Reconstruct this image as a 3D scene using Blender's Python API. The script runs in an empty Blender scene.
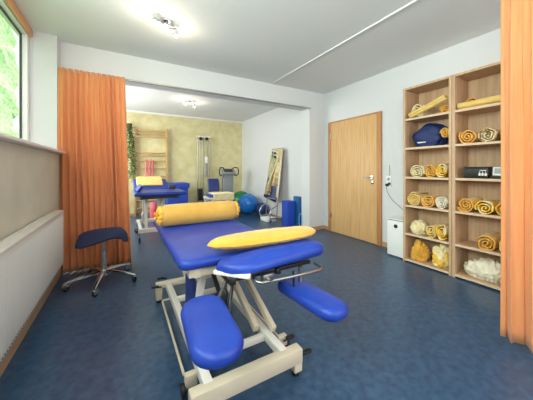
import bpy, bmesh, math, random
from math import sin, cos, pi, radians, sqrt
from mathutils import Vector, Matrix, noise

S = bpy.context.scene
COL = S.collection

# ------------------------------------------------------------------ camera
cam_d = bpy.data.cameras.new('camera')
cam = bpy.data.objects.new('camera', cam_d)
COL.objects.link(cam)
cam.location = (0, 0, 1.15)
cam.rotation_euler = (radians(90), 0, radians(-29.9))
cam_d.sensor_width = 36
cam_d.lens = 36 * 249.4 / 533
cam_d.shift_y = -30.5 / 533
cam_d.clip_start = 0.02
S.camera = cam

# ------------------------------------------------------------------ world, lights, exposure
W = bpy.data.worlds.new('world')
S.world = W
W.use_nodes = True
wn = W.node_tree.nodes
wl = W.node_tree.links
bg = wn['Background']
sky = wn.new('ShaderNodeTexSky')
try:
    sky.sky_type = 'NISHITA'
    sky.sun_disc = False
    sky.sun_elevation = radians(40)
    sky.sun_rotation = radians(200)
except Exception:
    pass
mixw = wn.new('ShaderNodeMixRGB')
mixw.inputs[0].default_value = 0.9
mixw.inputs[2].default_value = (1.0, 0.985, 0.96, 1)
wl.new(sky.outputs[0], mixw.inputs[1])
wl.new(mixw.outputs[0], bg.inputs[0])
bg.inputs[1].default_value = 0.8


def area(name, loc, rot, sx, sy, power, col=(1, 1, 1)):
    l = bpy.data.lights.new(name, 'AREA')
    l.shape = 'RECTANGLE'
    l.size, l.size_y, l.energy, l.color = sx, sy, power, col
    o = bpy.data.objects.new(name, l)
    COL.objects.link(o)
    o.location = loc
    o.rotation_euler = rot
    return o


# daylight entering by the left window ribbon outside the frame, plus an added rear-room fill
area('window_daylight', (-0.96, 0.2, 1.97), (0, radians(-90), 0), 1.15, 3.2, 75, (0.97, 0.99, 1.0))
area('rear_fill_light', (-1.02, 5.4, 1.65), (0, radians(-90), 0), 1.5, 2.2, 42, (0.97, 0.99, 1.0))  # unseen lamp behind the curtain, added to brighten the rear room
sun_d = bpy.data.lights.new('sun', 'SUN')
sun_d.energy = 3.0
sun_d.angle = radians(2)
sun_d.color = (1.0, 0.97, 0.9)
sun = bpy.data.objects.new('sun', sun_d)
COL.objects.link(sun)
sun.location = (6, 3, 8)
sun.rotation_euler = (0, radians(42), radians(-8))

# fill lamp added behind the camera to brighten the room from the front
area('front_fill_light', (1.9, -1.68, 1.8), (radians(90), 0, 0), 2.4, 1.3, 18, (1.0, 0.985, 0.96))

S.view_settings.view_transform = 'Standard'
S.view_settings.look = 'None'
S.view_settings.gamma = 1
S.view_settings.use_curve_mapping = False
S.view_settings.exposure = 1.12


# ------------------------------------------------------------------ materials
def lin(c):
    return tuple(((x / 255) / 12.92 if x / 255 <= 0.04045 else ((x / 255 + 0.055) / 1.055) ** 2.4) for x in c) + (1,)


def mat(name, c, rough=0.6, metal=0.0, c2=None, scale=8, detail=4, stretch=(1, 1, 1), bump=0, bscale=None, coat=0,
        trans=0, emit=0, distort=0, lo=0.35, hi=0.65, spec=0.5, sheen=0):
    m = bpy.data.materials.new(name)
    m.use_nodes = True
    n, l = m.node_tree.nodes, m.node_tree.links
    b = n['Principled BSDF']
    b.inputs['Base Color'].default_value = lin(c)
    b.inputs['Roughness'].default_value = rough
    b.inputs['Metallic'].default_value = metal
    b.inputs['Specular IOR Level'].default_value = spec
    b.inputs['Coat Weight'].default_value = coat
    b.inputs['Sheen Weight'].default_value = sheen
    tc = n.new('ShaderNodeTexCoord')
    mp = n.new('ShaderNodeMapping')
    mp.inputs['Scale'].default_value = stretch
    l.new(tc.outputs['Object'], mp.inputs[0])
    if c2:
        t = n.new('ShaderNodeTexNoise')
        t.inputs['Scale'].default_value = scale
        t.inputs['Detail'].default_value = detail
        t.inputs['Distortion'].default_value = distort
        l.new(mp.outputs[0], t.inputs['Vector'])
        r = n.new('ShaderNodeValToRGB')
        r.color_ramp.elements[0].position = lo
        r.color_ramp.elements[1].position = hi
        r.color_ramp.elements[0].color = lin(c)
        r.color_ramp.elements[1].color = lin(c2)
        l.new(t.outputs['Fac'], r.inputs[0])
        l.new(r.outputs[0], b.inputs['Base Color'])
    if bump:
        t2 = n.new('ShaderNodeTexNoise')
        t2.inputs['Scale'].default_value = bscale or scale
        t2.inputs['Detail'].default_value = 5
        l.new(mp.outputs[0], t2.inputs['Vector'])
        bp = n.new('ShaderNodeBump')
        bp.inputs['Strength'].default_value = bump
        bp.inputs['Distance'].default_value = 0.01
        l.new(t2.outputs['Fac'], bp.inputs['Height'])
        l.new(bp.outputs[0], b.inputs['Normal'])
    if trans:
        out = n['Material Output']
        tr = n.new('ShaderNodeBsdfTranslucent')
        tr.inputs[0].default_value = lin(c)
        mx = n.new('ShaderNodeMixShader')
        mx.inputs[0].default_value = trans
        l.new(b.outputs[0], mx.inputs[1])
        l.new(tr.outputs[0], mx.inputs[2])
        l.new(mx.outputs[0], out.inputs[0])
    if emit:
        b.inputs['Emission Color'].default_value = lin(c)
        b.inputs['Emission Strength'].default_value = emit
    return m


def mat_glass(name):
    m = bpy.data.materials.new(name)
    m.use_nodes = True
    n, l = m.node_tree.nodes, m.node_tree.links
    n.remove(n['Principled BSDF'])
    tr = n.new('ShaderNodeBsdfTransparent')
    tr.inputs[0].default_value = (0.93, 0.98, 0.96, 1)
    gl = n.new('ShaderNodeBsdfGlossy')
    gl.inputs['Roughness'].default_value = 0.02
    mx = n.new('ShaderNodeMixShader')
    mx.inputs[0].default_value = 0.06
    l.new(tr.outputs[0], mx.inputs[1])
    l.new(gl.outputs[0], mx.inputs[2])
    l.new(mx.outputs[0], n['Material Output'].inputs[0])
    return m


M = {}
M['ceiling'] = mat('ceiling_paint', (228, 228, 227), 0.9, bump=0.25, bscale=90)
M['wall'] = mat('wall_white', (214, 214, 216), 0.9, bump=0.3, bscale=110)
M['beige'] = mat('wall_beige', (196, 188, 168), 0.9, c2=(206, 199, 181), scale=3, bump=0.3, bscale=80)
M['yellow_wall'] = mat('wall_yellow', (206, 195, 142), 0.9, c2=(222, 212, 170), scale=5, detail=7, bump=0.2, bscale=60)
M['floor'] = mat('floor_lino', (36, 62, 92), 0.3, c2=(62, 93, 124), scale=22, detail=15, distort=0.3, lo=0.28, hi=0.76,
                 bump=0.03, bscale=40, spec=0.5)
M['wood'] = mat('wood_beech', (205, 158, 104), 0.45, c2=(222, 178, 124), scale=3, stretch=(1, 14, 0.7), detail=6)
M['wood_frame'] = mat('wood_frame', (178, 122, 74), 0.45, c2=(193, 138, 88), scale=3, stretch=(14, 14, 0.7), detail=6)
M['wood_shelf'] = mat('wood_shelf', (186, 150, 116), 0.5, c2=(204, 170, 136), scale=3, stretch=(12, 12, 0.7), detail=6)
M['wood_edge'] = mat('wood_shelf_edge', (214, 186, 156), 0.5)
M['skirt'] = mat('wood_skirting', (176, 138, 104), 0.5, c2=(190, 152, 116), scale=4, stretch=(1, 1, 10))
M['white'] = mat('white_lacquer', (236, 236, 234), 0.4)
M['radiator'] = mat('radiator_enamel', (224, 222, 216), 0.35)
M['orange'] = mat('curtain_orange', (234, 154, 98), 0.8, c2=(238, 166, 112), scale=60, stretch=(1, 1, 0.05), trans=0.16, sheen=0.2)
M['orange_tape'] = mat('curtain_tape', (205, 112, 62), 0.8)
M['blue'] = mat('vinyl_blue', (29, 57, 148), 0.36, c2=(35, 67, 162), scale=9, bump=0.08, bscale=250, spec=0.35)
M['blue_dark'] = mat('vinyl_navy', (36, 50, 116), 0.36, bump=0.08, bscale=250, coat=0.15)
M['navy'] = mat('fabric_navy', (26, 34, 66), 0.8, c2=(32, 42, 78), scale=60)
M['navy_bag'] = mat('nylon_navy', (20, 38, 92), 0.6, bump=0.3, bscale=20)
M['foam_blue'] = mat('foam_blue', (30, 70, 176), 0.6)
M['foam_teal'] = mat('foam_teal', (24, 92, 150), 0.6)
M['post_blue'] = mat('post_blue', (34, 50, 110), 0.4)
M['cream_metal'] = mat('metal_cream', (214, 202, 178), 0.35)
M['white_metal'] = mat('metal_white', (226, 222, 212), 0.3)
M['chrome'] = mat('chrome', (205, 205, 208), 0.18, metal=1)
M['steel'] = mat('brushed_steel', (160, 158, 152), 0.35, metal=1)
M['black'] = mat('black_plastic', (20, 20, 22), 0.45)
M['dark'] = mat('dark_grey', (52, 54, 58), 0.5)
M['grey'] = mat('grey_plastic', (140, 144, 146), 0.45)
M['gold'] = mat('cloth_gold', (236, 176, 60), 0.9, c2=(224, 162, 50), scale=14, bump=0.5, bscale=90, sheen=0.3)
M['bolster'] = mat('cloth_bolster', (196, 148, 60), 0.9, c2=(204, 158, 72), scale=10, bump=0.4, bscale=120, sheen=0.3)
M['bolster_end'] = mat('cloth_bolster_end', (222, 160, 52), 0.9, c2=(232, 178, 80), scale=20)
M['pillow'] = mat('cloth_pillow', (212, 154, 46), 0.9, c2=(218, 166, 66), scale=8, bump=0.3, bscale=120, sheen=0.3)
M['cream'] = mat('cloth_cream', (236, 220, 178), 0.9, c2=(226, 205, 150), scale=14, bump=0.5, bscale=90, sheen=0.3)
M['yellow_pale'] = mat('cloth_pale_yellow', (236, 202, 118), 0.9, c2=(226, 188, 98), scale=14, bump=0.5, bscale=90, sheen=0.3)
M['amber'] = mat('cloth_amber', (228, 158, 52), 0.9, c2=(236, 184, 84), scale=14, bump=0.5, bscale=90, sheen=0.3)
M['white_cloth'] = mat('cloth_white', (240, 232, 212), 0.9, c2=(225, 210, 180), scale=16, bump=0.5, bscale=90)
M['two_tone'] = mat('cloth_gold_cream', (242, 196, 74), 0.9, c2=(242, 226, 180), scale=10, lo=0.45, hi=0.55, bump=0.5, bscale=90)
M['patterned'] = mat('cloth_patterned', (238, 220, 178), 0.9, c2=(150, 110, 62), scale=26, lo=0.5, hi=0.58, bump=0.4, bscale=90)
M['pink'] = mat('rubber_pink', (232, 96, 110), 0.6, c2=(240, 130, 140), scale=6)
M['ball_blue'] = mat('ball_blue', (28, 112, 196), 0.22)
M['ball_green'] = mat('ball_green', (30, 118, 78), 0.28)
M['ball_navy'] = mat('ball_navy', (22, 48, 96), 0.35)
M['bars'] = mat('wood_bars', (186, 150, 98), 0.5, c2=(200, 166, 112), scale=5)
M['leaf'] = mat('leaf_green', (46, 78, 34), 0.5, c2=(110, 146, 74), scale=12)
M['stem'] = mat('stem_brown', (88, 84, 52), 0.7)
M['hedge'] = mat('hedge_green', (120, 160, 100), 0.8, c2=(176, 206, 150), scale=5, detail=8, bump=0.8, bscale=12)
M['lawn'] = mat('lawn_green', (110, 146, 78), 0.9, c2=(140, 170, 100), scale=8)
M['terracotta'] = mat('terracotta', (176, 104, 70), 0.8)
M['bulb'] = mat('bulb_glow', (255, 232, 180), 0.3, emit=12)
M['glass'] = mat_glass('window_glass')
M['screen'] = mat('screen_grey', (150, 162, 160), 0.25)
mm = bpy.data.materials.new('mirror_silver')
mm.use_nodes = True
mb_ = mm.node_tree.nodes['Principled BSDF']
mb_.inputs['Base Color'].default_value = (0.9, 0.92, 0.9, 1)
mb_.inputs['Metallic'].default_value = 1
mb_.inputs['Roughness'].default_value = 0.03
M['mirror'] = mm


# ------------------------------------------------------------------ mesh helpers
def wloc(o):
    v = Vector((0, 0, 0))
    while o:
        v += o.location
        o = o.parent
    return v


class B:
    """collects shapes (world coordinates) and links them as ONE mesh object"""

    def __init__(s):
        s.v, s.f = [], []

    def add(s, vs, fs, mtx=None):
        k = len(s.v)
        for p in vs:
            p = Vector(p)
            s.v.append(mtx @ p if mtx else p)
        s.f += [tuple(i + k for i in q) for q in fs]
        return s

    def box(s, x0, x1, y0, y1, z0, z1, bev=0.0, seg=2, mtx=None):
        bm = bmesh.new()
        bmesh.ops.create_cube(bm, size=1)
        for v in bm.verts:
            v.co = Vector(((x0 + x1) / 2 + v.co.x * (x1 - x0), (y0 + y1) / 2 + v.co.y * (y1 - y0), (z0 + z1) / 2 + v.co.z * (z1 - z0)))
        if bev:
            bmesh.ops.bevel(bm, geom=bm.edges[:], offset=bev, segments=seg, profile=0.5, affect='EDGES')
        bm.verts.index_update()
        s.add([v.co.copy() for v in bm.verts], [tuple(v.index for v in f.verts) for f in bm.faces], mtx)
        bm.free()
        return s

    def bar(s, a, b, w, h, bev=0.004, roll=0):
        """rectangular tube from a to b, w across, h in the up sense"""
        a, b = Vector(a), Vector(b)
        d = b - a
        L = d.length
        q = d.to_track_quat('Y', 'Z').to_matrix().to_4x4()
        m = Matrix.Translation(a) @ q @ Matrix.Rotation(roll, 4, 'Y')
        return s.box(-w / 2, w / 2, 0, L, -h / 2, h / 2, bev, 2, m)

    def tube(s, pts, r, n=10, cap=True):
        pts = [Vector(p) for p in pts]
        rs = r if isinstance(r, (list, tuple)) else [r] * len(pts)
        vs, fs = [], []
        up = None
        for i, p in enumerate(pts):
            t = (pts[min(i + 1, len(pts) - 1)] - pts[max(i - 1, 0)]).normalized()
            if up is None:
                up = Vector((0, 0, 1)) if abs(t.z) < 0.9 else Vector((1, 0, 0))
            sx = t.cross(up).normalized()
            up = sx.cross(t).normalized()
            for k in range(n):
                a = 2 * pi * k / n
                vs.append(p + (sx * cos(a) + up * sin(a)) * rs[i])
        for i in range(len(pts) - 1):
            for k in range(n):
                k2 = (k + 1) % n
                fs.append((i * n + k, i * n + k2, (i + 1) * n + k2, (i + 1) * n + k))
        if cap:
            fs.append(tuple(range(n - 1, -1, -1)))
            fs.append(tuple((len(pts) - 1) * n + k for k in range(n)))
        return s.add(vs, fs)

    def cyl(s, c, r, h, axis='Z', n=24, bev=0.0):
        """cylinder from c, extending h along axis"""
        a = {'X': Vector((1, 0, 0)), 'Y': Vector((0, 1, 0)), 'Z': Vector((0, 0, 1))}[axis]
        c = Vector(c)
        if bev:
            ts = [(0, r - bev), (bev * .3, r - bev * .3), (bev, r), (h - bev, r), (h - bev * .3, r - bev * .3), (h, r - bev)]
        else:
            ts = [(0, r), (h, r)]
        ps = [c + a * t for t, _ in ts]
        return s._rings(ps, [q for _, q in ts], a, n)

    def _rings(s, ps, rs, a, n):
        up = Vector((0, 0, 1)) if abs(a.z) < 0.9 else Vector((1, 0, 0))
        sx = a.cross(up).normalized()
        up = sx.cross(a).normalized()
        vs, fs = [], []
        for p, r in zip(ps, rs):
            for k in range(n):
                t = 2 * pi * k / n
                vs.append(p + (sx * cos(t) + up * sin(t)) * r)
        for i in range(len(ps) - 1):
            for k in range(n):
                k2 = (k + 1) % n
                fs.append((i * n + k, i * n + k2, (i + 1) * n + k2, (i + 1) * n + k))
        fs.append(tuple(range(n - 1, -1, -1)))
        fs.append(tuple((len(ps) - 1) * n + k for k in range(n)))
        return s.add(vs, fs)

    def lathe(s, c, prof, axis=(0, 0, 1), n=28):
        a = Vector(axis).normalized()
        c = Vector(c)
        return s._rings([c + a * h for r, h in prof], [max(r, 1e-4) for r, h in prof], a, n)

    def ball(s, c, r, sz=1, n=24):
        pr = [(r * sin(pi * i / n), -r * sz * cos(pi * i / n)) for i in range(n + 1)]
        return s.lathe(c, pr, n=n * 2)

    def pad(s, x0, x1, y0, y1, z0, z1, rc=0.04, re=0.02, crown=0.006, mtx=None, nc=8):
        """upholstered pad: rounded corners in plan, rounded edges, slightly crowned top"""
        cx, cy = (x0 + x1) / 2, (y0 + y1) / 2
        hx, hy = (x1 - x0) / 2, (y1 - y0) / 2

        def loop(ins, z, sc=1.0):
            r = max(rc - ins, 0.004)
            ax, ay = max(hx - ins - r, 0.001), max(hy - ins - r, 0.001)
            out = []
            for (sx, sy, a0) in ((1, 1, 0), (-1, 1, 90), (-1, -1, 180), (1, -1, 270)):
                for k in range(nc + 1):
                    a = radians(a0 + 90 * k / nc)
                    out.append((cx + (sx * ax + r * cos(a)) * sc, cy + (sy * ay + r * sin(a)) * sc, z))
            return out
        loops = [loop(re, z0, 0.02), loop(re, z0)]
        for k in range(1, 6):
            a = pi / 2 * k / 5
            loops.append(loop(re * (1 - sin(a)), z0 + re * (1 - cos(a))))
        for k in range(0, 6):
            a = pi / 2 * k / 5
            loops.append(loop(re * (1 - cos(a)), z1 - re + re * sin(a)))
        for sc in (0.93, 0.85, 0.7, 0.5, 0.3, 0.02):
            loops.append(loop(re, z1 + crown * (1 - ((sc - 0) ** 2)), sc))
        n = len(loops[0])
        vs = [p for lp in loops for p in lp]
        fs = []
        for i in range(len(loops) - 1):
            for k in range(n):
                k2 = (k + 1) % n
                fs.append((i * n + k, i * n + k2, (i + 1) * n + k2, (i + 1) * n + k))
        fs.append(tuple(range(n - 1, -1, -1)))
        fs.append(tuple((len(loops) - 1) * n + k for k in range(n)))
        return s.add(vs, fs, mtx)

    def build(s, name, material, parent=None, base=None, smooth=True, angle=40):
        off = wloc(parent) if parent else Vector(base or (0, 0, 0))
        me = bpy.data.meshes.new(name)
        me.from_pydata([tuple(v - off) for v in s.v], [], s.f)
        bm = bmesh.new()
        bm.from_mesh(me)
        bmesh.ops.recalc_face_normals(bm, faces=bm.faces[:])
        if smooth:
            for f in bm.faces:
                f.smooth = True
            lim = radians(angle)
            for e in bm.edges:
                if len(e.link_faces) == 2 and e.calc_face_angle(0) > lim:
                    e.smooth = False
        bm.to_mesh(me)
        bm.free()
        me.materials.append(M[material] if isinstance(material, str) else material)
        o = bpy.data.objects.new(name, me)
        COL.objects.link(o)
        if parent:
            o.parent = parent
        else:
            o.location = off
        return o


def tag(o, label=None, cat=None, group=None, kind=None):
    if label:
        o['label'] = label
    if cat:
        o['category'] = cat
    if group:
        o['group'] = group
    if kind:
        o['kind'] = kind
    return o


def thing(name, label, cat, loc, group=None):
    o = bpy.data.objects.new(name, None)
    o.empty_display_size = 0.1
    COL.objects.link(o)
    o.location = loc
    return tag(o, label, cat, group)


def struct(b, name, material, **k):
    return tag(b.build(name, material, **k), kind='structure')


def copy_tree(o, parent=None):
    c = o.copy()
    COL.objects.link(c)
    if parent:
        c.parent = parent
    for ch in list(o.children):
        copy_tree(ch, c)
    return c


# ------------------------------------------------------------------ the setting
XL, XR, XB, Y1, Y2, YB, ZC = -0.605, 3.38, 3.16, 3.64, 3.88, 7.0, 2.61
XW = -0.87      # plane of the window
YF = -1.7

struct(B().box(-1.0, 3.6, YF, 7.2, -0.12, 0.0), 'floor', 'floor', smooth=False)
struct(B().box(-1.0, 3.6, YF, 7.2, ZC, ZC + 0.15), 'ceiling', 'ceiling', smooth=False)
struct(B().box(XR, XR + 0.2, YF, Y1 + 0.1, 0, ZC), 'wall_right', 'wall', smooth=False)
struct(B().box(XB, XR + 0.2, Y2, YB + 0.2, 0, ZC), 'wall_right_rear', 'wall', smooth=False)
struct(B().box(-1.0, XB, YB, YB + 0.2, 0, ZC), 'wall_back', 'yellow_wall', smooth=False)
b = B()
b.box(-1.0, 0.7, YF - 0.2, YF, 0, ZC)
b.box(3.1, 3.6, YF - 0.2, YF, 0, ZC)
b.box(0.7, 3.1, YF - 0.2, YF, 0, 1.1)
b.box(0.7, 3.1, YF - 0.2, YF, 2.5, ZC)
struct(b, 'wall_front', 'wall', smooth=False)
b = B()
for x in (0.7, 1.87, 3.04):
    b.box(x, x + 0.06, YF - 0.12, YF - 0.06, 1.1, 2.5)
b.box(0.76, 3.04, YF - 0.119, YF - 0.061, 1.1, 1.16)
b.box(0.76, 3.04, YF - 0.119, YF - 0.061, 2.44, 2.5)
struct(b, 'window_5', 'white', smooth=False)  # unseen window and wall opening, added to go with the front fill lamp
# divider: beam over the wide opening plus the pillar at its right end
b = B()
b.box(-0.9, 3.02, Y1, Y2, 2.295, ZC)
b.box(3.02, XR + 0.2, Y1, Y2, 0, ZC)
struct(b, 'wall_divider', 'wall', smooth=False)
# left wall: low wall under the window, end pier beyond it
struct(B().box(-0.92, XL, YF, 3.50, 0, 1.32), 'wall_left', 'beige', smooth=False)
struct(B().box(-0.92, XL - 0.02, 3.50, Y2, 0, ZC), 'wall_left_pier', 'wall', smooth=False)
# rear room left wall; its unseen window opening is added to light the room
b = B()
b.box(-0.97, -0.92, Y2, 4.3, 0, ZC)
b.box(-0.97, -0.92, 6.5, YB, 0, ZC)
b.box(-0.97, -0.92, 4.3, 6.5, 0, 0.9)
b.box(-0.97, -0.92, 4.3, 6.5, 2.4, ZC)
struct(b, 'wall_left_rear', 'wall', smooth=False)
struct(B().box(-0.92, XB, YB - 0.03, YB, ZC - 0.045, ZC, 0.008), 'trim_1', 'white', smooth=False)

struct(B().box(XR - 0.014, XR, 2.36 - 0.22, 2.385, 0, 0.07, 0.003), 'baseboard_right', 'skirt', smooth=False)
struct(B().box(XR - 0.014, XR, 3.52, Y1, 0, 0.07, 0.003), 'baseboard_right_corner', 'skirt', smooth=False)
b = B()
b.box(3.006, XR, Y1 - 0.014, Y1, 0, 0.07, 0.003)
b.box(3.006, 3.02, Y1, Y2, 0, 0.07, 0.003)
struct(b, 'baseboard_divider', 'skirt', smooth=False)
struct(B().box(XL, XL + 0.018, YF, 3.50, 0, 0.08, 0.003), 'baseboard_left', 'skirt', smooth=False)
struct(B().box(XB - 0.014, XB, Y2, YB, 0, 0.06, 0.003), 'baseboard_right_rear', 'skirt', smooth=False)
struct(B().box(-0.92, XB, YB - 0.014, YB, 0, 0.06, 0.003), 'baseboard_back', 'skirt', smooth=False)

# window ribbon along the left wall
sill = B().box(XW, XL + 0.055, YF, 3.56, 1.32, 1.345, 0.006)
struct(sill, 'trim_2', 'white')
def window(nr, y0, y1):
    z0, z1 = 1.345, ZC - 0.02
    w = B()
    x0, x1 = XW - 0.05, XW + 0.02
    w.box(x0, x1, y0, y0 + 0.06, z0, z1, 0.006)
    w.box(x0, x1, y1 - 0.06, y1, z0, z1, 0.006)
    w.box(x0, x1, y0 + 0.06, y1 - 0.06, z0, z0 + 0.04, 0.006)
    w.box(x0, x1, y0 + 0.06, y1 - 0.06, z1 - 0.06, z1, 0.006)
    o = struct(w, 'window_%d' % nr, 'white')
    g = B()
    e = 0.012
    a0, a1, c0, c1 = y0 + 0.06, y1 - 0.06, z0 + 0.04, z1 - 0.06
    g.box(x0 + 0.012, x0 + 0.028, a0, a0 + e, c0, c1)
    g.box(x0 + 0.012, x0 + 0.028, a1 - e, a1, c0, c1)
    g.box(x0 + 0.012, x0 + 0.028, a0 + e, a1 - e, c0, c0 + e)
    g.box(x0 + 0.012, x0 + 0.028, a0 + e, a1 - e, c1 - e, c1)
    g.build('window_gasket', 'dark', o, smooth=False)
    B().box(XW - 0.034, XW - 0.028, a0 + e, a1 - e, c0 + e, c1 - e).build('window_pane', 'glass', o, smooth=False)
window(1, 1.95, 3.50)
window(2, 0.30, 1.95)
window(3, -1.60, 0.30)
b = B()
b.box(-0.97, -0.92, 4.3, 4.36, 0.9, 2.4)
b.box(-0.97, -0.92, 6.44, 6.5, 0.9, 2.4)
b.box(-0.97, -0.92, 5.37, 5.43, 0.9, 2.4)
struct(b, 'window_4', 'white')  # unseen window frame added around the rear fill lamp

# door in the right wall
fr = B()
fr.box(XR - 0.03, XR + 0.02, 3.40, 3.50, 0, 2.03, 0.004)
fr.box(XR - 0.03, XR + 0.02, 2.385, 2.47, 0, 2.03, 0.004)
fr.box(XR - 0.0299, XR + 0.02, 2.47, 3.40, 1.985, 2.03, 0.004)
door = struct(fr, 'door_1', 'wood_frame')
leaf = B().box(XR - 0.037, XR - 0.002, 2.455, 3.41, 0.008, 2.0, 0.004).build('door_leaf', 'wood', door)
hd = B()
hd.cyl((XR - 0.06, 2.525, 1.03), 0.026, 0.02, 'X')
hd.tube([(XR - 0.05, 2.525, 1.03), (XR - 0.085, 2.525, 1.03), (XR - 0.095, 2.54, 1.03), (XR - 0.097, 2.60, 1.032), (XR - 0.095, 2.645, 1.03)], 0.010)
hd.build('door_handle', 'chrome', door)
lk = B().cyl((XR - 0.047, 2.525, 0.95), 0.028, 0.011, 'X', bev=0.003)
lk.build('lock_rosette', 'chrome', door)
for z in (0.25, 1.72):
    B().cyl((XR - 0.045, 3.415, z), 0.009, 0.09).build('door_hinge', 'steel', door)

# garden beyond the window
rng = random.Random(3)
hb = bmesh.new()
bmesh.ops.create_cube(hb, size=1)
bmesh.ops.subdivide_edges(hb, edges=hb.edges[:], cuts=24, use_grid_fill=True)
for v in hb.verts:
    v.co = Vector((v.co.x * 1.6 - 6.2, v.co.y * 22 + 9.0, v.co.z * 9.0 + 4.5))
    v.co += noise.noise_vector(v.co * 1.3) * 0.35 + noise.noise_vector(v.co * 4) * 0.18
    v.co.z = max(v.co.z, -0.02)
me = bpy.data.meshes.new('hedge')
hb.to_mesh(me)
hb.free()
me.materials.append(M['hedge'])
hedge = bpy.data.objects.new('hedge', me)
COL.objects.link(hedge)
tag(hedge, 'tall pale green hedge growing outside beyond the window pane', 'hedge')
struct(B().box(-12, -1.0, -4, 24, -0.14, -0.02), 'ground', 'lawn', smooth=False)

# ------------------------------------------------------------------ wooden pelmet over the window
o = B().box(XW + 0.03, XW + 0.055, 1.9 - 3.4, 3.47, ZC - 0.085, ZC - 0.012, 0.003)
tag(o.build('pelmet_board', mat('wood_pelmet', (222, 152, 104), 0.5, c2=(232, 166, 118), scale=4, stretch=(1, 0.5, 10)), base=(XW + 0.04, 1.0, ZC - 0.05)),
    'long orange-brown wooden board fixed along the top of the window', 'board')

# ------------------------------------------------------------------ radiator
# radiator
rad = thing('radiator', 'long white panel radiator under the window sill on the left wall', 'radiator', (-0.54, 1.0, 0.30))
ry0, ry1 = -1.2, 3.17
RT, RB = 0.748, 0.205
b = B().box(-0.532, -0.517, ry0, ry1, RB, RT - 0.02, 0.004)
y = ry0 + 0.04
while y < ry1 - 0.03:                      # pressed vertical ribs of the front panel
    b.box(-0.519, -0.5158, y, y + 0.020, RB + 0.03, RT - 0.05, 0.0012, 1)
    y += 0.0334
b.build('front_panel', 'radiator', rad)
B().box(-0.590, -0.578, ry0, ry1, RB, RT - 0.02, 0.004).build('rear_panel', 'radiator', rad)
g = B().box(-0.592, -0.5145, ry0, ry1, RT - 0.02, RT, 0.004)
g.box(-0.592, -0.575, ry0, ry1, RT - 0.001, RT + 0.006, 0.002)
g.build('top_cover', 'radiator', rad)
g = B()
y = ry0 + 0.03
while y < ry1 - 0.04:
    g.box(-0.5165, -0.5150, y, y + 0.012, RB + 0.010, RB + 0.016)
    y += 0.03
g.build('lower_slots', 'dark', rad, smooth=False)
for yy in (ry0, ry1):
    B().box(-0.591, -0.516, yy - 0.003, yy + 0.003, RB, RT - 0.001, 0.002).build('side_cover', 'radiator', rad)
for yy in (-0.6, 1.0, 2.7):
    B().box(XL + 0.0005, -0.589, yy, yy + 0.03, 0.35, 0.65).build('wall_bracket', 'radiator', rad, smooth=False)

# ------------------------------------------------------------------ curtains
def curtain(name, label, a, b_, ztop, zbot, nf, amp, spread, seed, group):
    """hanging cloth from a to b_ (xy points); folds nf; spread=extra length at the hem"""
    rg = random.Random(seed)
    a, b_ = Vector(a), Vector(b_)
    d = b_ - a
    L = d.length
    t = d / L
    nrm = Vector((-t.y, t.x))
    root = thing(name, label, 'curtain', (a.x + d.x / 2, a.y + d.y / 2, zbot), group)
    nu, nv = nf * 12, 36
    ph = [rg.uniform(-0.8, 0.8) for _ in range(nf + 2)]
    am = [rg.uniform(0.55, 1.15) for _ in range(nf + 2)]
    vs, fs = [], []
    for j in range(nv + 1):
        h = j / nv                          # 0 top, 1 hem
        z = ztop + (zbot - ztop) * h
        A = amp * (0.35 + 0.65 * min(1, h * 2.2 + 0.05)) * (0.9 + 0.2 * h)
        for i in range(nu + 1):
            s_ = i / nu * nf
            s_ = min(nf, max(0, s_ + 0.75 * noise.noise(Vector((i / nu * nf * 0.45, seed * 1.7, h * 0.25))) * min(1, 4 * i / nu, 4 * (1 - i / nu))))
            k = int(s_)
            fr_ = s_ - k
            sm = fr_ * fr_ * (3 - 2 * fr_)
            p = ph[k] * (1 - sm) + ph[k + 1] * sm
            m_ = am[k] * (1 - sm) + am[k + 1] * sm
            ang = 2 * pi * s_ + p * (0.4 + 0.8 * h)
            off = A * m_ * (sin(ang) + 0.28 * sin(2 * ang + 1 + 2 * h + p))
            off += 0.25 * A * noise.noise(Vector((s_ * 0.9, h * 2.2, seed)))
            along = i / nu * (L + spread * h) + 0.25 * A * sin(2 * ang) * (1 - 0.3 * h)
            if h < 0.06:
                off += 0.006 * sin(2 * pi * s_ * 3)
            q = a + t * along + nrm * off
            vs.append((q.x, q.y, z + (0.002 * sin(2 * pi * s_ * 2) if j == 0 else 0)))
    for j in range(nv):
        for i in range(nu):
            p = j * (nu + 1) + i
            fs.append((p, p + 1, p + nu + 2, p + nu + 1))
    c = B().add(vs, fs).build('curtain_cloth', 'orange', root, angle=180)
    mod = c.modifiers.new('thick', 'SOLIDIFY')
    mod.thickness = 0.003
    # hooks along the heading
    for i in range(nf):
        q = a + t * (L * (i + 0.5) / nf)
        B().box(q.x - 0.002, q.x + 0.002, q.y - 0.002, q.y + 0.002, ztop - 0.03, ztop + 0.006, 0.0005).build('curtain_hook', 'white', root)
    return root


curtain('curtain', 'long pleated orange curtain hanging under the beam behind the saddle stool', (-0.615, 3.50), (0.020, 3.50), 2.272, 0.006, 12, 0.046, 0.075, 4, None)
curtain('curtain', 'orange curtain cropped by the right picture edge, hanging beside the towel shelves', (2.195, 0.668), (2.18, -0.45), 2.568, 0.035, 13, 0.045, -0.02, 9, None)
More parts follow.
